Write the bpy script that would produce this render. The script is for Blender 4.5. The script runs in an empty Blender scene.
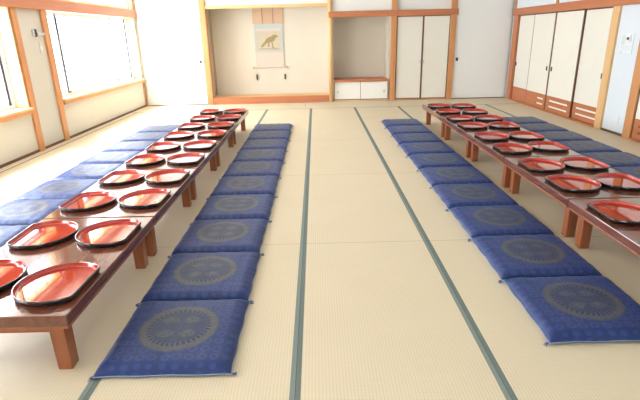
import bpy, bmesh, math, random
from mathutils import Vector, Matrix
random.seed(7)
C = bpy.context.scene.collection
PI = math.pi

# ------------------------------------------------------------------ helpers
def link(o): C.objects.link(o); return o
def tag(o, label=None, cat=None, group=None, kind=None):
    if label: o['label'] = label
    if cat: o['category'] = cat
    if group: o['group'] = group
    if kind: o['kind'] = kind
    return o
def empty(name, loc=(0, 0, 0), rz=0):
    o = bpy.data.objects.new(name, None); o.location = loc; o.rotation_euler = (0, 0, rz)
    o.empty_display_size = .05
    return link(o)
def obj(name, bm, mats, parent=None, bevel=0, smooth=False, seg=2):
    me = bpy.data.meshes.new(name)
    bmesh.ops.recalc_face_normals(bm, faces=bm.faces)
    bm.to_mesh(me); bm.free()
    for m in (mats if isinstance(mats, (list, tuple)) else [mats]): me.materials.append(m)
    if smooth:
        for p in me.polygons: p.use_smooth = True
    o = bpy.data.objects.new(name, me); link(o)
    if parent: o.parent = parent
    if bevel:
        b = o.modifiers.new('bevel', 'BEVEL'); b.width = bevel; b.segments = seg; b.limit_method = 'ANGLE'
    return o
def box(bm, x0, x1, y0, y1, z0, z1, mi=0):
    v = [bm.verts.new((x, y, z)) for x in (x0, x1) for y in (y0, y1) for z in (z0, z1)]
    for f in ((0, 1, 3, 2), (4, 6, 7, 5), (0, 4, 5, 1), (2, 3, 7, 6), (0, 2, 6, 4), (1, 5, 7, 3)):
        bm.faces.new([v[i] for i in f]).material_index = mi
    return v
def boxes(*L):
    bm = bmesh.new()
    for b in L: box(bm, *b)
    return bm
def cyl(bm, p0, p1, r0, r1=None, n=20, cap=True, mi=0):
    r1 = r0 if r1 is None else r1
    p0 = Vector(p0); p1 = Vector(p1); d = (p1-p0).normalized()
    a = d.orthogonal().normalized(); b = d.cross(a)
    R0 = [bm.verts.new(p0+(a*math.cos(t)+b*math.sin(t))*r0) for t in [2*PI*i/n for i in range(n)]]
    R1 = [bm.verts.new(p1+(a*math.cos(t)+b*math.sin(t))*r1) for t in [2*PI*i/n for i in range(n)]]
    for i in range(n):
        f = bm.faces.new((R0[i], R0[(i+1) % n], R1[(i+1) % n], R1[i])); f.material_index = mi
    if cap:
        bm.faces.new(R0[::-1]).material_index = mi; bm.faces.new(R1).material_index = mi
def copy_tree(o, parent=None):
    c = o.copy(); C.objects.link(c)
    if parent: c.parent = parent
    for ch in list(kids.get(o.name, [])): copy_tree(ch, c)
    return c
kids = {}
def reg(root):
    for o in C.objects:
        if o.parent is root: kids.setdefault(root.name, []).append(o); reg(o)

# ---------------------------------------------------------------- materials
def mat(name):
    m = bpy.data.materials.new(name); m.use_nodes = True
    nt = m.node_tree; return m, nt, nt.nodes['Principled BSDF']
def N(nt, t, **kw):
    n = nt.nodes.new(t)
    for k, v in kw.items():
        if k in n.inputs.keys(): n.inputs[k].default_value = v
        else: setattr(n, k, v)
    return n
def L(nt, a, b): nt.links.new(a, b)
def mth(nt, op, a, b=None, clamp=False):
    n = nt.nodes.new('ShaderNodeMath'); n.operation = op; n.use_clamp = clamp
    for i, v in enumerate((a, b)):
        if v is None: continue
        if isinstance(v, (int, float)): n.inputs[i].default_value = v
        else: nt.links.new(v, n.inputs[i])
    return n.outputs[0]
def mixc(nt, fac, a, b):
    n = nt.nodes.new('ShaderNodeMix'); n.data_type = 'RGBA'
    for k, v in ((0, fac), (6, a), (7, b)):
        if isinstance(v, (int, float)): n.inputs[k].default_value = v
        elif isinstance(v, tuple): n.inputs[k].default_value = (*v, 1)[:4]
        else: nt.links.new(v, n.inputs[k])
    return n.outputs[2]
def plain(name, col, rough=.5, spec=.5, metal=0, noise=0, scale=8, bump=0, coat=0, bscale=60):
    m, nt, b = mat(name)
    b.inputs['Roughness'].default_value = rough; b.inputs['Specular IOR Level'].default_value = spec
    b.inputs['Metallic'].default_value = metal; b.inputs['Coat Weight'].default_value = coat
    b.inputs['Base Color'].default_value = (*col, 1)
    tc = N(nt, 'ShaderNodeTexCoord')
    if noise:
        n = N(nt, 'ShaderNodeTexNoise', Scale=scale, Detail=4.0); L(nt, tc.outputs['Object'], n.inputs['Vector'])
        c2 = tuple(c*(1-noise) for c in col)
        L(nt, mixc(nt, n.outputs['Fac'], col, c2), b.inputs['Base Color'])
    if bump:
        n = N(nt, 'ShaderNodeTexNoise', Scale=float(bscale), Detail=3.0); L(nt, tc.outputs['Object'], n.inputs['Vector'])
        bp = N(nt, 'ShaderNodeBump', Strength=bump, Distance=.004); L(nt, n.outputs['Fac'], bp.inputs['Height'])
        L(nt, bp.outputs[0], b.inputs['Normal'])
    return m
def wood(name, c1, c2, axis='z', rough=.4, coat=0, scale=1.0, spec=.5):
    m, nt, b = mat(name)
    tc = N(nt, 'ShaderNodeTexCoord'); mp = N(nt, 'ShaderNodeMapping')
    s = [26*scale]*3; s['xyz'.index(axis)] = 1.3*scale
    mp.inputs['Scale'].default_value = s
    L(nt, tc.outputs['Object'], mp.inputs['Vector'])
    n = N(nt, 'ShaderNodeTexNoise', Scale=1.0, Detail=6.0, Roughness=.6, Distortion=.6); L(nt, mp.outputs[0], n.inputs['Vector'])
    n2 = N(nt, 'ShaderNodeTexNoise', Scale=5.0, Detail=8.0, Roughness=.7); L(nt, mp.outputs[0], n2.inputs['Vector'])
    f = mth(nt, 'ADD', mth(nt, 'MULTIPLY', n.outputs['Fac'], .75), mth(nt, 'MULTIPLY', n2.outputs['Fac'], .3))
    mr = N(nt, 'ShaderNodeMapRange'); mr.inputs[1].default_value = .33; mr.inputs[2].default_value = .72
    L(nt, f, mr.inputs[0])
    L(nt, mixc(nt, mr.outputs[0], c1, c2), b.inputs['Base Color'])
    b.inputs['Roughness'].default_value = rough; b.inputs['Coat Weight'].default_value = coat
    b.inputs['Coat Roughness'].default_value = .06; b.inputs['Specular IOR Level'].default_value = spec
    bp = N(nt, 'ShaderNodeBump', Strength=.12, Distance=.002); L(nt, f, bp.inputs['Height']); L(nt, bp.outputs[0], b.inputs['Normal'])
    return m

M = {}
M['plaster'] = plain('beige plaster', (.66, .63, .54), .9, .2, noise=.05, scale=3, bump=.25, bscale=300)
M['white_plaster'] = plain('white plaster', (.84, .84, .80), .9, .2, noise=.03, scale=2, bump=.15, bscale=250)
M['white_panel'] = plain('white paper panel', (.85, .85, .82), .75, .25, noise=.02, scale=1)
M['pale_blue_plaster'] = plain('pale cool plaster', (.74, .79, .82), .85, .2, noise=.03, scale=2)
M['cream_paper'] = plain('cream sliding door paper', (.83, .795, .69), .8, .25, noise=.04, scale=5, bump=.08, bscale=90)
M['cream_white'] = plain('off white cupboard paper', (.86, .84, .77), .75, .25, noise=.03, scale=5)
M['toko_wall'] = plain('ivory alcove plaster', (.72, .655, .54), .9, .2, noise=.05, scale=2, bump=.2, bscale=250)
for ax in 'xyz':
    M['post_'+ax] = wood('orange cedar '+ax, (.66, .31, .12), (.54, .22, .075), ax, .45)
    M['beam_'+ax] = wood('red brown beam '+ax, (.56, .205, .085), (.45, .145, .058), ax, .45)
    M['pale_'+ax] = wood('pale cypress '+ax, (.80, .52, .25), (.70, .41, .17), ax, .5)
    M['brown_'+ax] = wood('dark brown lath '+ax, (.17, .075, .035), (.11, .045, .02), ax, .45)
M['table_top'] = wood('lacquered rosewood table', (.20, .064, .034), (.10, .028, .017), 'y', .14, .5, .9)
M['table_leg'] = wood('reddish table leg', (.34, .105, .038), (.24, .066, .023), 'z', .3, .25)
M['black_lacquer'] = plain('black lacquer', (.012, .010, .012), .12, .6, coat=.5)
M['red_lacquer'] = plain('vermilion lacquer', (.42, .018, .007), .03, 1.0, coat=.4)
M['red_rim'] = plain('red rim lacquer', (.40, .018, .008), .14, .5, coat=.6)
for k in ('red_lacquer',): M[k].node_tree.nodes['Principled BSDF'].inputs['Coat Roughness'].default_value = .03
M['alu'] = plain('grey aluminium', (.55, .57, .60), .4, .5, .2)
M['gasket'] = plain('dark rubber gasket', (.05, .05, .055), .6)
M['dark_metal'] = plain('dark metal', (.04, .04, .045), .4, .5, .3)
M['steel'] = plain('brushed steel', (.6, .6, .6), .3, .5, 1)
M['switch'] = plain('ivory plastic', (.66, .64, .56), .4)
M['white_plastic'] = plain('white plastic', (.86, .87, .86), .4)
M['ink'] = plain('grey print', (.62, .65, .65), .8)
M['green_print'] = plain('pale green print', (.62, .74, .67), .8)
M['tassel'] = plain('blue silk thread', (.05, .10, .30), .6, .4)
M['piping'] = plain('seam thread with pale glint', (.40, .48, .66), .6, .3)  # pale tone stands for the glint along the edge stitching
M['ceiling'] = plain('white ceiling boards', (.84, .84, .81), .8, .2, noise=.03)
M['brocade_silk'] = plain('peach silk mount', (.66, .45, .30), .7, .3, noise=.1, scale=30)
M['blue_silk'] = plain('pale blue silk mount', (.50, .55, .53), .7, .3, noise=.08, scale=40)
M['pink_silk'] = plain('pale pink silk mount', (.66, .56, .47), .7, .3, noise=.06, scale=30)
M['painting_paper'] = plain('aged painting paper', (.60, .53, .40), .8, .2, noise=.15, scale=12)
M['gold_ink'] = plain('ochre ink', (.42, .32, .14), .7, .3, noise=.35, scale=25)
M['brown_ribbon'] = plain('brown ribbon', (.42, .27, .18), .7)
M['roller'] = plain('scroll roller', (.55, .40, .28), .4)

# glass: clear to light, with a weak reflection
m, nt, b = mat('window glass'); M['glass'] = m
nt.nodes.remove(b); out = nt.nodes['Material Output']
tr = N(nt, 'ShaderNodeBsdfTransparent'); gl = N(nt, 'ShaderNodeBsdfGlossy', Roughness=.02)
lw = N(nt, 'ShaderNodeLayerWeight', Blend=.5); mx = N(nt, 'ShaderNodeMixShader')
L(nt, mth(nt, 'ADD', mth(nt, 'MULTIPLY', mth(nt, 'POWER', lw.outputs['Facing'], 5.0), .5), .04), mx.inputs[0]); L(nt, tr.outputs[0], mx.inputs[1]); L(nt, gl.outputs[0], mx.inputs[2]); L(nt, mx.outputs[0], out.inputs[0])

# tatami weave
def tatami(name, along):
    m, nt, b = mat(name)
    tc = N(nt, 'ShaderNodeTexCoord'); sp = N(nt, 'ShaderNodeSeparateXYZ'); L(nt, tc.outputs['Object'], sp.inputs[0])
    a, c = ('X', 'Y') if along == 'y' else ('Y', 'X')
    rib = mth(nt, 'SINE', mth(nt, 'MULTIPLY', sp.outputs[a], 2*PI/.0155))
    row = mth(nt, 'SINE', mth(nt, 'MULTIPLY', sp.outputs[c], 2*PI/.011))
    h = mth(nt, 'ADD', mth(nt, 'MULTIPLY', rib, .35), mth(nt, 'MULTIPLY', row, .15))
    n = N(nt, 'ShaderNodeTexNoise', Scale=2.2, Detail=3.0); L(nt, tc.outputs['Object'], n.inputs['Vector'])
    mp = N(nt, 'ShaderNodeMapping'); mp.inputs['Scale'].default_value = (3, 190, 1) if along == 'y' else (190, 3, 1)
    L(nt, tc.outputs['Object'], mp.inputs[0])
    n2 = N(nt, 'ShaderNodeTexNoise', Scale=1.0, Detail=4.0); L(nt, mp.outputs[0], n2.inputs['Vector'])
    f = mth(nt, 'ADD', mth(nt, 'MULTIPLY', n.outputs['Fac'], .35), mth(nt, 'MULTIPLY', n2.outputs['Fac'], .45))
    f = mth(nt, 'SUBTRACT', f, mth(nt, 'MULTIPLY', h, .75), True)
    L(nt, mixc(nt, f, (.72, .62, .445), (.60, .495, .325)), b.inputs['Base Color'])
    b.inputs['Roughness'].default_value = .5; b.inputs['Specular IOR Level'].default_value = .35
    bp = N(nt, 'ShaderNodeBump', Strength=.35, Distance=.001); L(nt, h, bp.inputs['Height']); L(nt, bp.outputs[0], b.inputs['Normal'])
    return m
M['tatami_y'] = tatami('tatami rush lengthwise', 'y'); M['tatami_x'] = tatami('tatami rush crosswise', 'x')
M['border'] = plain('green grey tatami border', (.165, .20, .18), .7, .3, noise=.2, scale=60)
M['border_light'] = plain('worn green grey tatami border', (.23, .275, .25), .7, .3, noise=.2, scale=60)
M['gap'] = plain('tatami gap', (.06, .07, .05), .9)
M['seam'] = plain('tatami end seam', (.40, .29, .16), .9)

# zabuton brocade: medallion woven round the cushion's own centre
m, nt, b = mat('blue brocade with round medallion'); M['brocade'] = m
tc = N(nt, 'ShaderNodeTexCoord'); sp = N(nt, 'ShaderNodeSeparateXYZ'); L(nt, tc.outputs['Object'], sp.inputs[0])
X, Y = sp.outputs['X'], sp.outputs['Y']
r = mth(nt, 'SQRT', mth(nt, 'ADD', mth(nt, 'MULTIPLY', X, X), mth(nt, 'MULTIPLY', Y, Y)))
th = mth(nt, 'ARCTAN2', Y, X)
def band(r0, r1, soft=.004):
    a = mth(nt, 'MULTIPLY', mth(nt, 'SUBTRACT', r, r0-soft/2), 1/soft, True)
    c = mth(nt, 'MULTIPLY', mth(nt, 'SUBTRACT', r1+soft/2, r), 1/soft, True)
    return mth(nt, 'MULTIPLY', a, c)
disc = band(-1, .20, .03)
beads = mth(nt, 'MULTIPLY', band(.140, .160), mth(nt, 'GREATER_THAN', mth(nt, 'SINE', mth(nt, 'MULTIPLY', th, 36)), -.25))
# four motifs at the diagonals plus one in the middle, broken up by noise
ax_ = mth(nt, 'SUBTRACT', mth(nt, 'ABSOLUTE', X), .055); ay_ = mth(nt, 'SUBTRACT', mth(nt, 'ABSOLUTE', Y), .06)
rm = mth(nt, 'SQRT', mth(nt, 'ADD', mth(nt, 'MULTIPLY', ax_, ax_), mth(nt, 'MULTIPLY', mth(nt, 'MULTIPLY', ay_, ay_), 2.2)))
mot = mth(nt, 'MULTIPLY', mth(nt, 'SUBTRACT', .052, rm), 60, True)
nz = N(nt, 'ShaderNodeTexNoise', Scale=90.0, Detail=2.0); L(nt, tc.outputs['Object'], nz.inputs['Vector'])
nzt = mth(nt, 'MULTIPLY', mth(nt, 'SUBTRACT', nz.outputs['Fac'], .42), 7, True)
mot = mth(nt, 'MULTIPLY', mot, nzt)
outer = mth(nt, 'MULTIPLY', band(.162, .198, .018), mth(nt, 'ADD', mth(nt, 'MULTIPLY', nzt, .5), .5))
vo = N(nt, 'ShaderNodeTexVoronoi', Scale=17.0, Randomness=0.15); L(nt, tc.outputs['Object'], vo.inputs['Vector'])
ring = mth(nt, 'MULTIPLY', mth(nt, 'GREATER_THAN', vo.outputs['Distance'], .22), mth(nt, 'LESS_THAN', vo.outputs['Distance'], .42))
n3 = N(nt, 'ShaderNodeTexNoise', Scale=9.0, Detail=4.0); L(nt, tc.outputs['Object'], n3.inputs['Vector'])
ground = mixc(nt, mth(nt, 'MULTIPLY', ring, .9), (.018, .033, .135), (.033, .060, .225))
ground = mixc(nt, mth(nt, 'MULTIPLY', n3.outputs['Fac'], .5), ground, (.012, .02, .075))
c = mixc(nt, mth(nt, 'MULTIPLY', disc, .62), ground, (.036, .036, .045))
c = mixc(nt, mth(nt, 'MULTIPLY', outer, .75), c, (.120, .112, .080))
c = mixc(nt, mth(nt, 'MULTIPLY', mot, .75), c, (.110, .108, .085))
c = mixc(nt, mth(nt, 'MULTIPLY', band(.139, .163), .7), c, (.09, .095, .11))
c = mixc(nt, mth(nt, 'MULTIPLY', beads, .95), c, (.012, .014, .04))
L(nt, c, b.inputs['Base Color'])
b.inputs['Roughness'].default_value = .46; b.inputs['Specular IOR Level'].default_value = .45
b.inputs['Specular Tint'].default_value = (.70, .86, 1, 1)
b.inputs['Sheen Weight'].default_value = .12; b.inputs['Sheen Roughness'].default_value = .35; b.inputs['Sheen Tint'].default_value = (.35, .6, 1, 1)
wv = N(nt, 'ShaderNodeTexNoise', Scale=260.0, Detail=1.0); L(nt, tc.outputs['Object'], wv.inputs['Vector'])
bp = N(nt, 'ShaderNodeBump', Strength=.25, Distance=.001); L(nt, wv.outputs['Fac'], bp.inputs['Height'])
bp2 = N(nt, 'ShaderNodeBump', Strength=.5, Distance=.006); L(nt, n3.outputs['Fac'], bp2.inputs['Height']); L(nt, bp.outputs[0], bp2.inputs['Normal'])
L(nt, bp2.outputs[0], b.inputs['Normal'])

def S(name, bm, mats, parent=None, bevel=0, smooth=False):
    o = obj(name, bm, mats, parent, bevel, smooth)
    if not parent: o['kind'] = 'structure'
    return o

# ------------------------------------------------------------------ setting
XL, XR, YF, YB, ZC = -3.93, 4.36, 11.13, -3.0, 2.75
# floor with mats
bm = bmesh.new()
def quad(x0, x1, y0, y1, z, mi):
    v = [bm.verts.new(p) for p in ((x0, y0, z), (x1, y0, z), (x1, y1, z), (x0, y1, z))]
    bm.faces.new(v).material_index = mi
bw, g = .0235, .0012
cols = [-3.93, -3.805]+[-2.885+.92*i for i in range(8)]+[4.36]
rows = [-3.0, -2.264, -.424, 1.416, 3.256, 5.096, 6.936, 8.776, 10.12]
quad(-4, 4.5, -3.1, 11.3, -.003, 2)
for i in range(len(cols)-1):
    for j in range(len(rows)-1):
        x0, x1, y0, y1 = cols[i]+g, cols[i+1]-g, rows[j], rows[j+1]
        if x1-x0 < .3:
            quad(x0, x1, y0, y1, 0, 0); continue
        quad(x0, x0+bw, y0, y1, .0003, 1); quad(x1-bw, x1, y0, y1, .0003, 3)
        quad(x0+bw, x1-bw, y0, y1-.005, 0, 0); quad(x0+bw, x1-bw, y1-.005, y1, 0, 4)
xe = [-3.93, -2.09, -.25, 1.59, 3.43, 4.36]
for i in range(5):
    quad(xe[i], xe[i+1]-.005, 10.12+bw, 11.13-bw, 0, 5)
    quad(xe[i], xe[i+1], 10.12+g, 10.12+bw, .0003, 1); quad(xe[i], xe[i+1], 11.13-bw, 11.13, .0003, 1)
    quad(xe[i+1]-.005, xe[i+1], 10.12+bw, 11.13-bw, 0, 4)
box(bm, -4.3, 4.6, -3.1, 11.9, -.12, -.004, 2)
S('floor', bm, [M['tatami_y'], M['border'], M['gap'], M['border_light'], M['seam'], M['tatami_x']])
S('ceiling', boxes((-4.3, 4.6, -3.1, 11.9, ZC, ZC+.1)), M['ceiling'])

# left wall with three window bays (nearest one unseen, added for its light) and the transom lights over the beam
bays = [(.45, 2.1), (2.86, 6.56), (7.45, 11.02)]
ZS, ZH, ZT0, ZT1 = .60, 1.90, 2.08, 2.62
L1 = [(-4.17, XL, YB, YF+.1, 0, ZS-.012), (-4.17, XL, YB, YF+.1, ZH+.02, ZT0-.02), (-4.17, XL, YB, YF+.1, ZT1, ZC)]
edges = [YB]+[v for a in bays for v in a]+[YF+.1]
for k in range(0, len(edges), 2):
    L1.append((-4.17, XL, edges[k], edges[k+1], ZS-.012, ZH+.02)); L1.append((-4.17, XL, edges[k], edges[k+1], ZT0-.02, ZT1))
S('wall_left', boxes(*L1), M['plaster'])
S('trim_1', boxes((XL, -3.865, YB, YF-.03, ZH-.01, 2.05)), M['beam_y'], bevel=.004)     # long beam
S('baseboard_left', boxes((XL, -3.915, YB, 11.1, .0005, .035)), M['brown_y'])
tn = 2
for y0, y1 in [(7.32, 7.44), (6.60, 6.72), (2.68, 2.80), (2.12, 2.24)]:
    S('trim_%d' % tn, boxes((XL, -3.895, y0, y1, .0005, ZH-.012)), M['post_z'], bevel=.004); tn += 1
S('trim_%d' % tn, boxes((XL, -3.90, 11.07, YF-.003, .0005, ZS-.03)), M['post_z'], bevel=.003); tn += 1
# pieces of posts above the beam
for y0, y1 in [(7.32, 7.44), (6.60, 6.72), (2.68, 2.80), (11.03, 11.12)]:
    S('trim_%d' % tn, boxes((XL, -3.895, y0, y1, 2.052, ZC-.002)), M['post_z'], bevel=.004); tn += 1
wn = 1
for (y0, y1) in bays:
    w = empty('window_%d' % wn, (0, 0, 0)); w['kind'] = 'structure'; wn += 1
    obj('window_sill', boxes((-4.165, -3.855, y0-.0 if y0 > 7 else y0, y1+(.08 if y1 > 11 else .02), ZS-.012, ZS+.022)), M['pale_y'], w, .004)
    obj('sill_front_board', boxes((XL+.001, -3.868, y0, y1+.08 if y1 > 11 else y1, ZS-.062, ZS-.014)), M['post_y'], w, .003)
    obj('jamb_lining', boxes((-4.165, -3.90, y0, y0+.025, ZS+.023, ZH-.012)), M['pale_z'], w, .002)
    obj('jamb_lining', boxes((-4.165, -3.90, y1-.025, y1, ZS+.023, ZH-.012)), M['pale_z'], w, .002)
    obj('head_lining', boxes((-4.165, -3.935, y0+.026, y1-.026, ZH-.012, ZH+.018)), M['pale_y'], w, .002)
    # aluminium outer frame
    a, bb, z0, z1 = y0+.027, y1-.027, ZS+.024, ZH-.014
    obj('window_frame', boxes((-4.16, -4.06, a, bb, z0, z0+.035), (-4.16, -4.06, a, bb, z1-.02, z1), (-4.16, -4.06, a, a+.02, z0+.035, z1-.02), (-4.16, -4.06, bb-.02, bb, z0+.035, z1-.02)), M['alu'], w)
    W = (bb-a-.04)
    # two large sashes and a screen overlapping at the middle of the last third
    cuts = [(a+.021, a+.021+W*.185, -4.125), (a+.021+W*.14, a+.021+W*.76, -4.085), (a+.021+W*.735, bb-.021, -4.125)]
    for (s0, s1, xx) in cuts:
        q0, q1 = z0+.036, z1-.021
        s = obj('sash', boxes((xx-.013, xx+.013, s0, s0+.045, q0, q1), (xx-.013, xx+.013, s1-.045, s1, q0, q1), (xx-.013, xx+.013, s0+.045, s1-.045, q0, q0+.04), (xx-.013, xx+.013, s0+.045, s1-.045, q1-.025, q1)), M['alu'], w)
        obj('pane', boxes((xx-.002, xx+.002, s0+.046, s1-.046, q0+.041, q1-.026)), M['glass'], s)
        obj('gasket', boxes((xx+.0135, xx+.018, s0, s0+.040, q0, q1), (xx+.0135, xx+.018, s1-.040, s1, q0, q1)), M['gasket'], s)
        obj('corner_block', boxes((xx+.0185, xx+.03, s0, s0+.10, q0, q0+.02)), M['gasket'], s)
        if xx > -4.1:
            k = bmesh.new(); ym = s0+.015
            box(k, xx+.014, xx+.034, ym-.012, ym+.012, 1.40, 1.47)
            obj('sash_lock', k, M['dark_metal'], s, .003)
    # transom
    t = empty('window_%d' % wn, (0, 0, 0)); t['kind'] = 'structure'; wn += 1
    fr = [(-4.08, -3.98, y0, y1, ZT0-.02, ZT0+.02), (-4.08, -3.98, y0, y1, ZT1-.03, ZT1)]
    n = 4
    for i in range(n+1):
        yc = y0+.02+(y1-y0-.04)*i/n
        fr.append((-4.08, -3.98, yc-.018, yc+.018, ZT0+.02, ZT1-.03))
    obj('window_frame', boxes(*fr), M['pale_y'], t)
    mb = []
    for i in range(n):
        ya = y0+.02+(y1-y0-.04)*i/n+.019; yb = y0+.02+(y1-y0-.04)*(i+1)/n-.019
        obj('pane', boxes((-4.032, -4.028, ya, yb, ZT0+.021, ZT1-.031)), M['glass'], t)
        for q in (.33, .66):
            mb.append((-4.027, -4.012, ya+(yb-ya)*q-.006, ya+(yb-ya)*q+.006, ZT0+.021, ZT1-.031))
        mb.append((-4.027, -4.012, ya, yb, ZT0+.26, ZT0+.272))
    obj('muntins', boxes(*mb), M['alu'], t)

# wall fittings between the windows
t = empty('wall_bracket', (XL, 7.12, 1.58)); tag(t, 'small dark and steel bracket on the beige wall strip between the two left windows', 'bracket')
k = bmesh.new(); box(k, 0.001, .03, -.035, .0, -.05, .05); obj('mounting_plate', k, M['dark_metal'], t, .004)
k = bmesh.new(); box(k, 0.001, .022, -.085, -.036, -.045, .045); obj('side_plate', k, M['steel'], t, .004)
k = bmesh.new(); cyl(k, (.022, .001, -.01), (.022, .13, -.01), .018); cyl(k, (.022, .13, -.01), (.022, .17, -.01), .024); obj('steel_arm', k, M['steel'], t, smooth=False)
t = empty('wall_switch', (XL, 7.19, 1.375)); tag(t, 'narrow ivory wall switch below the bracket between the left windows', 'switch')
obj('cover_plate', boxes((.001, .010, -.04, .04, -.075, .075)), M['switch'], t, .003)
obj('rocker', boxes((.0105, .016, -.018, .018, -.03, .03)), M['white_plastic'], t, .002)

# far wall ----------------------------------------------------------------
S('wall_far', boxes((-4.17, -2.39, YF+.03, YF+.13, 0, ZC), (-2.39, .30, YF+.02, YF+.10, 2.108, ZC), (.30, 3.1, YF+.02, YF+.10, 1.925, ZC),
                    (3.09, 4.6, YF+.03, YF+.13, 0, ZC), (1.66, 3.1, YF+.18, YF+.26, 0, 1.92)), M['white_plaster'])
# tokonoma recess shell and alcove shell
S('wall_alcove', boxes((-2.50, 0.36, 11.75, 11.85, 0, 2.7), (-2.50, -2.42, YF+.131, 11.75, 0, 2.7), (.30, .40, YF+.1, 11.75, 0, 2.7), (-2.42, .30, YF+.101, 11.75, 2.40, 2.50),
                    (.40, 1.70, 11.75, 11.83, 0, 2.7), (1.64, 1.70, YF+.1, 11.75, 0, 2.7), (.40, 1.64, YF+.101, 11.75, 1.98, 2.06)), M['toko_wall'])
S('trim_20', boxes((-2.50, -2.37, 11.07, 11.24, .0005, ZC-.002)), M['post_z'], bevel=.006)
k = bmesh.new(); cyl(k, (.335, 11.11, .0005), (.335, 11.11, ZC-.002), .052, n=28); S('trim_21', k, M['pale_z'], smooth=True)
S('trim_22', boxes((1.68, 1.79, 11.07, 11.17, .0005, ZC-.002)), M['post_z'], bevel=.005)
S('trim_23', boxes((2.98, 3.095, 11.07, 11.17, .0005, ZC-.002)), M['post_z'], bevel=.005)
S('trim_24', boxes((-2.369, .284, 11.09, 11.15, 2.045, 2.107)), M['pale_x'], bevel=.004)
S('trim_25', boxes((.30, 1.679, 11.045, 11.12, 1.8125, 1.935), (1.679, 2.979, 11.045, 11.069, 1.8125, 1.935), (1.791, 2.979, 11.07, 11.12, 1.8125, 1.935), (2.979, 3.12, 11.045, 11.069, 1.8125, 1.935)), M['beam_x'], bevel=.003)
t = S('trim_26', boxes((-2.369, .284, 11.085, 11.165, .0005, .150)), M['beam_x'], bevel=.006)     # raised threshold
S('trim_27', boxes((-2.419, .299, 11.166, 11.749, .0005, .138)), M['pale_x'])                    # alcove platform
S('trim_28', boxes((-2.40, -2.385, 11.68, 11.745, .140, 2.35)), M['pale_z'])
# white sliding panels either side
d = S('door_1', boxes((-3.86, -2.505, YF-.02, YF+.01, .02, 2.40)), M['white_panel'])
k = bmesh.new(); cyl(k, (-2.575, YF-.021, .95), (-2.575, YF-.028, .95), .032); obj('finger_pull', k, M['dark_metal'], d)
obj('bottom_rail', boxes((-3.86, -2.505, YF-.022, YF+.012, .0005, .019)), M['brown_x'], d)
d = S('door_2', boxes((3.10, 4.30, YF-.02, YF+.01, .02, 2.40)), M['white_panel'])
obj('finger_pull', boxes((3.145, 3.195, YF-.030, YF-.0205, .84, .915)), M['dark_metal'], d, .006)
obj('bottom_rail', boxes((3.10, 4.30, YF-.022, YF+.012, .0005, .019)), M['brown_x'], d)
# closet pair
for i, (x0, x1, yy, cx) in enumerate([(1.80, 2.385, 11.125, 2.352), (2.385, 2.97, 11.105, 2.418)]):
    d = S('door_%d' % (3+i), boxes((x0+.017, x1-.017, yy, yy+.016, .045, 1.795)), M['cream_paper'])
    obj('door_frame', boxes((x0, x0+.016, yy-.003, yy+.019, .028, 1.812), (x1-.016, x1, yy-.003, yy+.019, .028, 1.812), (x0+.016, x1-.016, yy-.003, yy+.019, .028, .044), (x0+.016, x1-.016, yy-.003, yy+.019, 1.796, 1.812)), M['brown_z'], d)
    k = bmesh.new(); box(k, cx-.02, cx+.02, yy-.008, yy-.001, .81, .885); obj('finger_pull', k, M['steel'], d, .006)
S('trim_29', boxes((1.791, 2.979, 11.085, 11.17, .0005, .027)), M['post_x'])
# low cupboard in the alcove
t = empty('alcove_cupboard', (1.01, 11.15, 0)); tag(t, 'low cupboard with two small white sliding doors and a brown top board in the alcove', 'cupboard')
def rel(*L_): return boxes(*[(a-1.01, b_-1.01, c_-11.15, d_-11.15, e, f) for a, b_, c_, d_, e, f in L_])
obj('top_board', rel((.402, 1.638, 11.10, 11.72, .435, .485)), M['beam_x'], t, .004)
obj('cupboard_body', rel((.402, 1.638, 11.19, 11.70, .001, .434), (.402, 1.638, 11.115, 11.19, .001, .028)), M['pale_x'], t)
for x0, x1, yy, cx in [(.405, 1.02, 11.155, .49), (1.005, 1.636, 11.135, 1.555)]:
    d = obj('sliding_door', rel((x0+.010, x1-.010, yy, yy+.014, .045, .425)), M['cream_white'], t)
    obj('door_edge', rel((x0, x0+.009, yy-.002, yy+.016, .03, .433), (x1-.009, x1, yy-.002, yy+.016, .03, .433), (x0+.009, x1-.009, yy-.002, yy+.016, .03, .044)), M['brown_z'], d)
    k = bmesh.new(); cyl(k, (cx-1.01, yy-11.15-.001, .21), (cx-1.01, yy-11.15-.007, .21), .026); obj('finger_pull', k, M['steel'], d)
S('baseboard_far', boxes((1.795, 1.80, 11.0, 11.001, .001, .002)), M['brown_x']) if False else None

# hanging scroll -----------------------------------------------------------
sx, sy = -1.08, 11.735
t = empty('hanging_scroll', (sx, sy, 0)); tag(t, 'tall hanging scroll with peach silk top and an ochre bird painting in the alcove', 'hanging scroll')
def zz(z): return 1.475+(z-1.475)*.975
x0, x1 = -.355, .345; ux0, ux1 = -.355, .35
obj('upper_mount', boxes((ux0, ux1, -.006, -.002, zz(1.735), zz(2.20))), M['brocade_silk'], t)
obj('blue_mount', boxes((-.33, .33, -.006, -.002, zz(1.09), zz(1.734))), M['blue_silk'], t)
p = obj('painting', boxes((-.285, .275, -.008, -.0062, zz(1.13), zz(1.56))), M['painting_paper'], t)
obj('pale_band', boxes((-.29, .28, -.0085, -.0062, zz(1.575), zz(1.635))), M['pink_silk'], t)
obj('lower_mount', boxes((-.33, .33, -.006, -.002, zz(.76), zz(1.089))), M['pink_silk'], t)
for xx in (-.13, .115):
    obj('ribbon', boxes((xx-.012, xx+.012, -.012, -.0065, zz(1.735), zz(2.20))), M['brown_ribbon'], t)
k = bmesh.new(); cyl(k, (-.37, -.012, zz(.745)), (.37, -.012, zz(.745)), .018); ro = obj('roller', k, M['pink_silk'], t, smooth=False)
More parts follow.
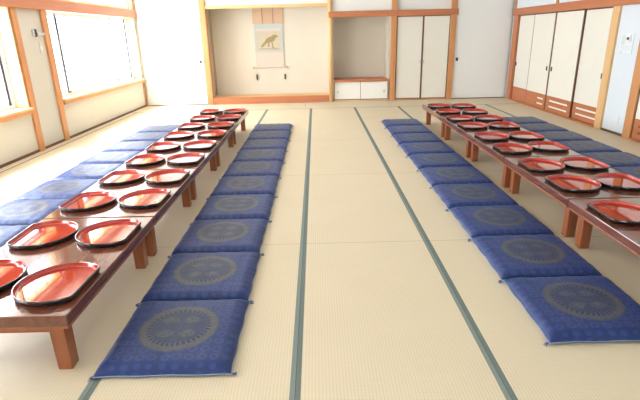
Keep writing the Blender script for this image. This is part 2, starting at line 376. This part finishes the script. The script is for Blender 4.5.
for s in (-1, 1):
    k = bmesh.new(); cyl(k, (s*.371, -.012, zz(.745)), (s*.41, -.012, zz(.745)), .022); obj('roller_knob', k, M['roller'], ro)
k = bmesh.new(); cyl(k, (-.36, -.008, zz(2.205)), (.355, -.008, zz(2.205)), .010); obj('top_rod', k, M['roller'], t)
k = bmesh.new(); cyl(k, (-.1, -.008, zz(2.21)), (0, -.008, 2.395), .003, n=6); cyl(k, (.1, -.008, zz(2.21)), (0, -.008, 2.395), .003, n=6); obj('hanging_cord', k, M['brown_ribbon'], t)
# perched bird brushed in ochre: body, neck, head, tail, legs, ground
k = bmesh.new()
def blob(pts, yy=-.0092):
    v = [bm2.verts.new((a, yy, b_)) for a, b_ in pts]; bm2.faces.new(v)
bm2 = k
zc = zz(1.35)
body = [(-.20, -.12), (-.15, -.06), (-.10, -.01), (-.06, .05), (0, .085), (.06, .10), (.10, .135), (.155, .14), (.20, .115), (.225, .085), (.19, .08), (.16, .065), (.14, .03), (.11, -.005), (.05, -.03), (-.01, -.035), (-.06, -.05), (-.11, -.10), (-.16, -.145)]
blob([(a, zc+b_) for a, b_ in body])
blob([(.055, zc-.03), (.085, zc-.03), (.095, zc-.13), (.14, zc-.16), (.05, zc-.155), (.07, zc-.12)])
blob([(-.02, zc-.035), (.01, zc-.035), (.0, zc-.10), (.03, zc-.13), (-.04, zc-.125)])
blob([(-.24, zc-.165), (.20, zc-.17), (.24, zc-.19), (-.22, zc-.18)])
r_ = bmesh.ops.extrude_face_region(k, geom=k.faces[:])
bmesh.ops.translate(k, vec=(0, .0008, 0), verts=[e for e in r_['geom'] if isinstance(e, bmesh.types.BMVert)])
obj('bird_drawing', k, M['gold_ink'], p)
for xx in (-.33, .34):
    k = bmesh.new(); cyl(k, (xx, -.018, zz(.58)), (xx, -.018, zz(.455)), .017, n=14); w_ = obj('weight', k, M['dark_metal'], t)
    k = bmesh.new(); cyl(k, (xx, -.018, zz(.58)), (xx, -.018, zz(.728)), .0025, n=6); obj('cord', k, M['pink_silk'], w_)

# right wall ---------------------------------------------------------------
S('wall_right', boxes((XR+.05, XR+.15, YB, YF+.1, 0, ZC), (XR, XR+.049, 6.66, 7.22, 0, 1.90), (XR, XR+.049, YB, 3.0, 0, 1.90), (XR, XR+.049, YB, YF+.1, 1.90, ZC), (XR, XR+.049, 11.0, YF+.02, 0, 1.9)), [M['pale_blue_plaster']])
S('trim_30', boxes((4.305, XR+.02, YB, YF-.08, 1.765, 1.90)), M['beam_y'], bevel=.004)
for i, (y0, y1, mm) in enumerate([(10.80, 11.02, 'beam_z'), (7.22, 7.385, 'pale_z'), (6.49, 6.66, 'post_z'), (3.0, 3.12, 'post_z')]):
    S('trim_%d' % (31+i), boxes((4.325, XR+.03, y0, y1, .0005, 1.764)), M[mm], bevel=.005)
S('trim_35', boxes((4.335, XR, 9.12, 9.20, 1.902, ZC-.002), (4.335, XR, 11.0, 11.07, 1.902, ZC-.002)), M['post_z'], bevel=.003)
S('trim_36', boxes((4.315, XR+.049, 7.386, 10.799, .0005, .022), (4.315, XR+.049, 3.121, 6.489, .0005, .022)), M['beam_y'])
S('baseboard_right', boxes((4.345, XR, 6.661, 7.219, .0005, .030)), M['brown_y'])
S('trim_37', boxes((4.336, XR, 6.70, 7.20, 1.902, 1.93)), M['pale_y'])
dn = 5
def fusuma(y0, y1, xx, pull, slits, kick='beam_y', e0=.017, e1=.017):
    global dn
    d = S('door_%d' % dn, boxes((xx, xx+.018, y0+e0+.001, y1-e1-.001, .295, 1.745)), M['cream_paper']); dn += 1
    obj('door_frame', boxes((xx-.004, xx+.022, y0, y0+e0, .024, 1.763), (xx-.004, xx+.022, y1-e1, y1, .024, 1.763), (xx-.004, xx+.022, y0+e0, y1-e1, 1.746, 1.763)), M['brown_z'], d)
    kp = obj('kick_panel', boxes((xx-.003, xx+.019, y0+e0, y1-e1, .024, .294)), M[kick], d, .002)
    for za in slits[2]:
        obj('slit', boxes((xx-.0055, xx-.0032, slits[0], slits[1], za-.013, za+.013)), M['cream_white'] if slits[3] else M['brown_y'], kp)
    if pull:
        k = bmesh.new(); box(k, xx-.008, xx-.0002, pull-.025, pull+.025, .735, .815); obj('finger_pull', k, M['dark_metal'], d, .007)
fusuma(9.985, 10.80, 4.372, 10.745, (10.1, 10.6, (), True), e0=.005)
fusuma(9.125, 10.015, 4.345, 9.235, (9.235, 9.47, (.105, .205), True), e0=.024, e1=.007)
fusuma(8.165, 9.12, 4.345, 9.045, (8.30, 8.965, (.105, .21), True), e0=.026, e1=.02)
fusuma(7.40, 8.19, 4.372, 7.455, (7.44, 8.05, (.115, .21), True))
fusuma(5.60, 6.485, 4.345, 6.40, (5.75, 6.36, (.115, .20), False))
fusuma(4.75, 5.63, 4.372, None, (4.9, 5.5, (.115, .20), False))
fusuma(3.93, 4.745, 4.345, None, (4.05, 4.6, (.115, .20), False))
fusuma(3.125, 3.95, 4.372, None, (3.3, 3.8, (.115, .20), False))
t = empty('wall_notice', (XR, 7.0, 1.27)); tag(t, 'pale notice board with a round black dial on the blue white wall strip', 'notice')
M['board'] = plain('pale notice card', (.76, .80, .80), .6)
obj('board', boxes((-.007, -.001, -.17, .12, -.15, .125)), M['board'], t, .002)
k = bmesh.new(); box(k, -.022, -.0075, -.115, -.035, .005, .105); dl = obj('dial_box', k, M['white_plastic'], t, .004)
k = bmesh.new(); cyl(k, (-.0225, -.075, .055), (-.032, -.075, .055), .02); obj('black_dial', k, M['dark_metal'], dl)
obj('green_print', boxes((-.0085, -.0073, .02, .09, -.03, .10)), M['green_print'], t)
obj('printed_lines', boxes(*[(-.0085, -.0073, -.14, .09, z, z+.006) for z in (-.055, -.075, -.10)], (-.0085, -.0073, .03, .10, -.14, -.122)), M['ink'], t)
t = empty('wall_outlet', (XR, 6.87, .20)); tag(t, 'pale wall outlet low on the blue white wall strip', 'outlet')
obj('cover_plate', boxes((-.009, -.001, -.04, .04, -.06, .06)), M['board'], t, .003)
M['socket'] = plain('pale socket', (.70, .72, .72), .5)
for zz_ in (-.02, .025): obj('socket', boxes((-.011, -.0092, -.015, .015, zz_-.011, zz_+.011)), M['socket'], t)
# wall behind the camera; its unseen window is added for front light
S('wall_back', boxes((-4.17, 4.6, YB-.1, YB, 0, .75), (-4.17, 4.6, YB-.1, YB, 2.0, ZC), (-4.17, -1.0, YB-.1, YB, .75, 2.0), (1.0, 4.6, YB-.1, YB, .75, 2.0)), M['plaster'])
w = empty('window_%d' % wn); w['kind'] = 'structure'
fr = [(-1.0, 1.0, YB-.08, YB-.02, .75, .80), (-1.0, 1.0, YB-.08, YB-.02, 1.95, 2.0)]
for i in range(5):
    xx = -1.0+2.0*i/4; fr.append((max(-1.0, xx-.03), min(1.0, xx+.03), YB-.08, YB-.02, .80, 1.95))
obj('window_frame', boxes(*fr), M['alu'], w)

# --------------------------------------------------------------- furniture
def make_table():
    t = empty('low_table')
    hx, hy, T = .38, .604, .33
    k = bmesh.new()
    # slab with a small moulded lip
    box(k, -hx, hx, -hy, hy, T-.055, T)
    s = obj('tabletop', k, M['table_top'], t, .005)
    obj('edge_moulding', boxes((-hx+.006, hx-.006, -hy+.006, hy-.006, T-.072, T-.0555)), M['table_leg'], t, .003)
    for sx_ in (-1, 1):
        for sy_ in (-1, 1):
            cx, cy = sx_*(hx-.095), sy_*(hy-.092)
            k = bmesh.new(); vs = box(k, cx-.036, cx+.036, cy-.036, cy+.036, .0008, T-.0725)
            for v in vs:
                if v.co.z < .1: v.co.x = cx+(v.co.x-cx)*.93; v.co.y = cy+(v.co.y-cy)*.93
            obj('leg', k, M['table_leg'], t, .004)
    for sy_ in (-1, 1):
        cy = sy_*(hy-.092)
        obj('leg_brace', boxes((-(hx-.135), hx-.135, cy-.014, cy+.014, T-.135, T-.0725)), M['table_leg'], t, .003)
    reg(t); return t
T0 = make_table()
tl = ['nearest low table of the left run, its front end facing the camera', 'second low table from the camera in the left run',
      'middle low table of the left run of five', 'fourth low table from the camera in the left run', 'farthest low table of the left run, nearest the alcove']
tr_ = ['nearest low table of the right run, mostly out of frame', 'second low table from the camera in the right run',
       'middle low table of the right run of five', 'fourth low table from the camera in the right run', 'farthest low table of the right run, nearest the white panel']
for side in (0, 1):
    for i in range(5):
        o = T0 if (side, i) == (0, 0) else copy_tree(T0)
        if side == 0: o.location = (-1.505, 1.815+.61+1.221*i, 0)
        else: o.location = (2.15, 1.96+.61+1.221*i, 0)
        tag(o, 'dark red-brown wooden '+('%s' % (tl, tr_)[side][i]), 'table', ('low tables in the left run', 'low tables in the right run')[side])

# trays: round with one straight side (local +x)
def ring_pts(off, z, n=96, R=.203, D=.138, bm=None):
    out = []
    for i in range(n):
        th_ = 2*PI*i/n; c_ = math.cos(th_); rr = R-off; dd = D-off
        rho = rr
        if c_ > .02: rho = (rr**-50+(dd/c_)**-50)**(-1/50)
        out.append(bm.verts.new((rho*c_, rho*math.sin(th_), z)))
    return out
def make_tray():
    k = bmesh.new()
    prof = [(.018, .0008), (.008, .003), (.002, .015), (0, .029), (.002, .0315), (.0055, .0310)]
    rs = [ring_pts(o_, z, bm=k) for o_, z in prof]
    n = len(rs[0])
    for a, b_ in zip(rs, rs[1:]):
        for i in range(n): k.faces.new((a[i], a[(i+1) % n], b_[(i+1) % n], b_[i]))
    k.faces.new(rs[0][::-1])
    t = obj('serving_tray', k, M['black_lacquer'], None, smooth=True)
    k = bmesh.new()
    prof = [(.005, .0312), (.007, .029), (.009, .016), (.012, .0115), (.018, .010), (.022, .010), (.03, .010)]
    rs = [ring_pts(o_, z, bm=k) for o_, z in prof]
    for a, b_ in zip(rs, rs[1:]):
        for i in range(n): k.faces.new((a[i], a[(i+1) % n], b_[(i+1) % n], b_[i]))
    f = k.faces.new(rs[-1])
    fo = obj('red_face', k, M['red_lacquer'], t, smooth=True); fo['label'] = 'glossy vermilion inner face'
    reg(t); return t
TR = make_tray()
ZT = .3302
ordn = ['nearest', 'second', 'third', 'fourth', 'fifth', 'sixth', 'seventh', 'eighth', 'ninth', 'tenth']
LN = [2.09, 2.722, 3.375, 3.955, 4.57, 5.185, 5.81, 6.42, 7.05, 7.66]
LF = [2.15, 2.72, 3.34, 3.96, 4.56, 5.15, 5.78, 6.40, 7.03, 7.68]
RN = [2.86, 3.485, 4.03, 4.68, 5.27, 5.95, 6.51, 7.13, 7.71]
RF = [3.50, 4.05, 4.73, 5.26, 5.92, 6.47, 7.06, 7.64]
first = True
def put_tray(x, y, rz, label, group):
    global first
    o = TR if first else copy_tree(TR); first = False
    o.location = (x, y, ZT); o.rotation_euler = (0, 0, rz)
    tag(o, label, 'tray', group)
for rows_, x, rz, where, grp in [(LN, -1.282, 0, 'on the aisle side of the left tables', 'trays on the aisle side of the left tables'),
                           (LF, -1.708, PI, 'on the window side of the left tables', 'trays on the window side of the left tables'),
                           (RN, 1.94, PI, 'on the aisle side of the right tables', 'trays on the aisle side of the right tables'),
                           (RF, 2.352, 0, 'on the door side of the right tables', 'trays on the door side of the right tables')]:
    for i, y in enumerate(rows_):
        j = random.uniform(-.05, .05)
        wh = 'nearest the camera' if i == 0 else 'farthest from the camera' if i == len(rows_)-1 else ordn[i]+' from the camera'
        put_tray(x+random.uniform(-.004, .004), y, rz+j, 'red lacquer tray, %s, %s' % (wh, where), grp)

# zabuton cushions
def make_cushion(seed):
    rnd = random.Random(seed)
    H = .312; n = 40; T = .066
    ph = [rnd.uniform(0, 6.28) for _ in range(8)]
    k = bmesh.new(); top = {}; bot = {}
    def outline(u, v):
        # corners pulled out a little, sides bowed in between them
        x = (H+.004)*u*(1-.008*(1-abs(v)**3)*abs(u)**4); y = (H+.002)*v*(1-.008*(1-abs(u)**3)*abs(v)**4)
        x += .0022*math.sin(9*v+ph[0])*abs(u)**6; y += .0022*math.sin(8*u+ph[1])*abs(v)**6
        return x, y
    for i in range(n+1):
        for j in range(n+1):
            u = math.sin(PI/2*(2*i/n-1)*.985)/math.sin(PI/2*.985); v = math.sin(PI/2*(2*j/n-1)*.985)/math.sin(PI/2*.985)
            x, y = outline(u, v)
            def rd(q):
                d_ = (1-abs(q))*H
                return 1 if d_ >= .065 else math.sqrt(max(0, 1-(1-d_/.065)**2))
            h = rd(u)*rd(v); e = h
            wr = .0022*math.sin(14*u+ph[2]+3*v)*math.sin(5*v+ph[3])+.0016*math.sin(23*v+ph[4])*(abs(u)**2)+.0016*math.sin(25*u+ph[5])*(abs(v)**2)
            z = .014+(T-.014)*h*(.80+.20*(1-u*u)*(1-v*v))+wr*h
            top[i, j] = k.verts.new((x, y, z))
            bot[i, j] = top[i, j] if i in (0, n) or j in (0, n) else k.verts.new((x*.985, y*.985, .001+.012*(1-min(1, e*3))))
    for i in range(n):
        for j in range(n):
            k.faces.new((top[i, j], top[i+1, j], top[i+1, j+1], top[i, j+1]))
            k.faces.new((bot[i, j], bot[i, j+1], bot[i+1, j+1], bot[i+1, j]))
    t = obj('floor_cushion', k, M['brocade'], None, smooth=True)
    # seam piping round the edge, its highlight put into the pale colour
    k = bmesh.new(); pts = []
    for s in range(4):
        for q in range(24):
            f = -1+2*q/24
            u, v = [(f, -1), (1, f), (-f, 1), (-1, -f)][s]
            x, y = outline(u, v); pts.append((x*1.001, y*1.001))
    rr = .0022; m_ = len(pts); R_ = []
    for i, (x, y) in enumerate(pts):
        d_ = Vector((x, y, 0)).normalized()
        R_.append([k.verts.new((x+d_.x*rr*math.cos(a), y+d_.y*rr*math.cos(a), .0145+rr*math.sin(a))) for a in (0, PI/2, PI, 3*PI/2)])
    for i in range(m_):
        for q in range(4): k.faces.new((R_[i][q], R_[(i+1) % m_][q], R_[(i+1) % m_][(q+1) % 4], R_[i][(q+1) % 4]))
    o = obj('piping', k, M['piping'], t, smooth=True); o['label'] = 'edge piping with a painted pale blue highlight'
    for cx, cy in ((-1, -1), (1, -1), (1, 1), (-1, 1)):
        k = bmesh.new()
        for q in range(6):
            a = math.atan2(cy, cx)*0+(0 if cx > 0 else PI)+rnd.uniform(-.5, .5); l_ = rnd.uniform(.022, .036)
            p0 = Vector((cx*H*1.0, cy*H*.985, .012)); p1 = p0+Vector((math.cos(a)*l_*.6, math.sin(a)*l_*.6, -.004)); p2 = p0+Vector((math.cos(a+.3)*l_, math.sin(a+.3)*l_, -.009))
            cyl(k, p0, p1, .0016, .0016, 5); cyl(k, p1, p2, .0016, .001, 5)
        obj('tassel', k, M['tassel'], t)
    reg(t); return t
protos = [make_cushion(s) for s in (1, 2, 3)]
used = set(); cnt = 0
def put_cushion(x, y, label, group):
    global cnt
    i = cnt % 3; cnt += 1
    o = protos[i] if i not in used else copy_tree(protos[i]); used.add(i)
    o.location = (x, y, 0); o.rotation_euler = (0, 0, random.uniform(-.008, .008)+(PI if random.random() < .5 else 0))
    tag(o, label, 'cushion', group)
LA = [2.115+.634*i for i in range(10)]
RA = [2.285+.634*i for i in range(10)]
def which(i, n, near=True):
    if i == 0: return 'nearest the camera'
    if i == n-1: return 'farthest from the camera'
    return ordn[i]+' from the camera'
for i, y in enumerate(LA):
    put_cushion(-.742+random.uniform(-.006, .006), y, 'navy medallion cushion, %s, in the aisle row beside the left tables' % which(i, 10), 'cushions on the aisle side of the left tables')
for i, y in enumerate(RA):
    put_cushion(1.437+random.uniform(-.006, .006), y, 'navy medallion cushion, %s, in the aisle row beside the right tables' % which(i, 10), 'cushions on the aisle side of the right tables')
LO = [3.36+.655*i for i in range(8)]
for i, y in enumerate(LO):
    put_cushion(-2.64+random.uniform(-.01, .01), y, 'bright blue cushion, %s, in the row between left tables and windows' % which(i, 8), 'cushions on the window side of the left tables')
RO = [7.93-.655*i for i in range(6)][::-1]
for i, y in enumerate(RO):
    put_cushion(3.44+random.uniform(-.01, .01), y, 'dark navy cushion, %s, between right tables and sliding doors' % which(i, 6), 'cushions on the door side of the right tables')

# ------------------------------------------------------------------- light
W = bpy.data.worlds.new('overcast daylight'); bpy.context.scene.world = W; W.use_nodes = True
nt = W.node_tree; bg = nt.nodes['Background']
bg.inputs[0].default_value = (.82, .905, 1, 1); bg.inputs[1].default_value = WORLD = 8.0
def portal(loc, rot, sx_, sy_):
    l = bpy.data.lights.new('window_portal', 'AREA'); l.shape = 'RECTANGLE'; l.size = sx_; l.size_y = sy_
    l.cycles.is_portal = True
    o = bpy.data.objects.new('window_portal', l); o.location = loc; o.rotation_euler = rot; link(o)
for y0, y1 in bays:
    portal((-4.2, (y0+y1)/2, 1.25), (0, -PI/2, 0), 1.35, y1-y0)
    portal((-4.2, (y0+y1)/2, 2.35), (0, -PI/2, 0), .6, y1-y0)
portal((0, YB-.12, 1.375), (-PI/2, 0, 0), 2.0, 1.25)
sl = bpy.data.lights.new('hazy_sun', 'SUN'); sl.energy = 15; sl.angle = math.radians(22); sl.color = (1, .98, .95)
so = bpy.data.objects.new('hazy_sun', sl); link(so)
so.rotation_euler = Vector((math.cos(math.radians(58)), .08, -math.sin(math.radians(58)))).to_track_quat('-Z', 'Y').to_euler()

# ------------------------------------------------------------------ camera
f_px, yaw, pitch, roll = 476.0, .00198, .33497, -.02345
cy_, sy_ = math.cos(yaw), math.sin(yaw)
F = Vector((sy_*math.cos(pitch), cy_*math.cos(pitch), -math.sin(pitch)))
R = Vector((cy_, -sy_, 0)); U = R.cross(F)
R2 = math.cos(roll)*R+math.sin(roll)*U; U2 = -math.sin(roll)*R+math.cos(roll)*U
cam = bpy.data.cameras.new('camera'); cam.sensor_width = 36; cam.lens = f_px/640*36; cam.clip_start = .05
co = bpy.data.objects.new('camera', cam); link(co)
mw = Matrix((R2, U2, -F)).transposed().to_4x4(); mw.translation = Vector((0, 0, 1.475)); co.matrix_world = mw
bpy.context.scene.camera = co
vs = bpy.context.scene.view_settings
vs.view_transform = 'Standard'; vs.look = 'None'; vs.gamma = 1; vs.exposure = 1.17; vs.use_curve_mapping = False
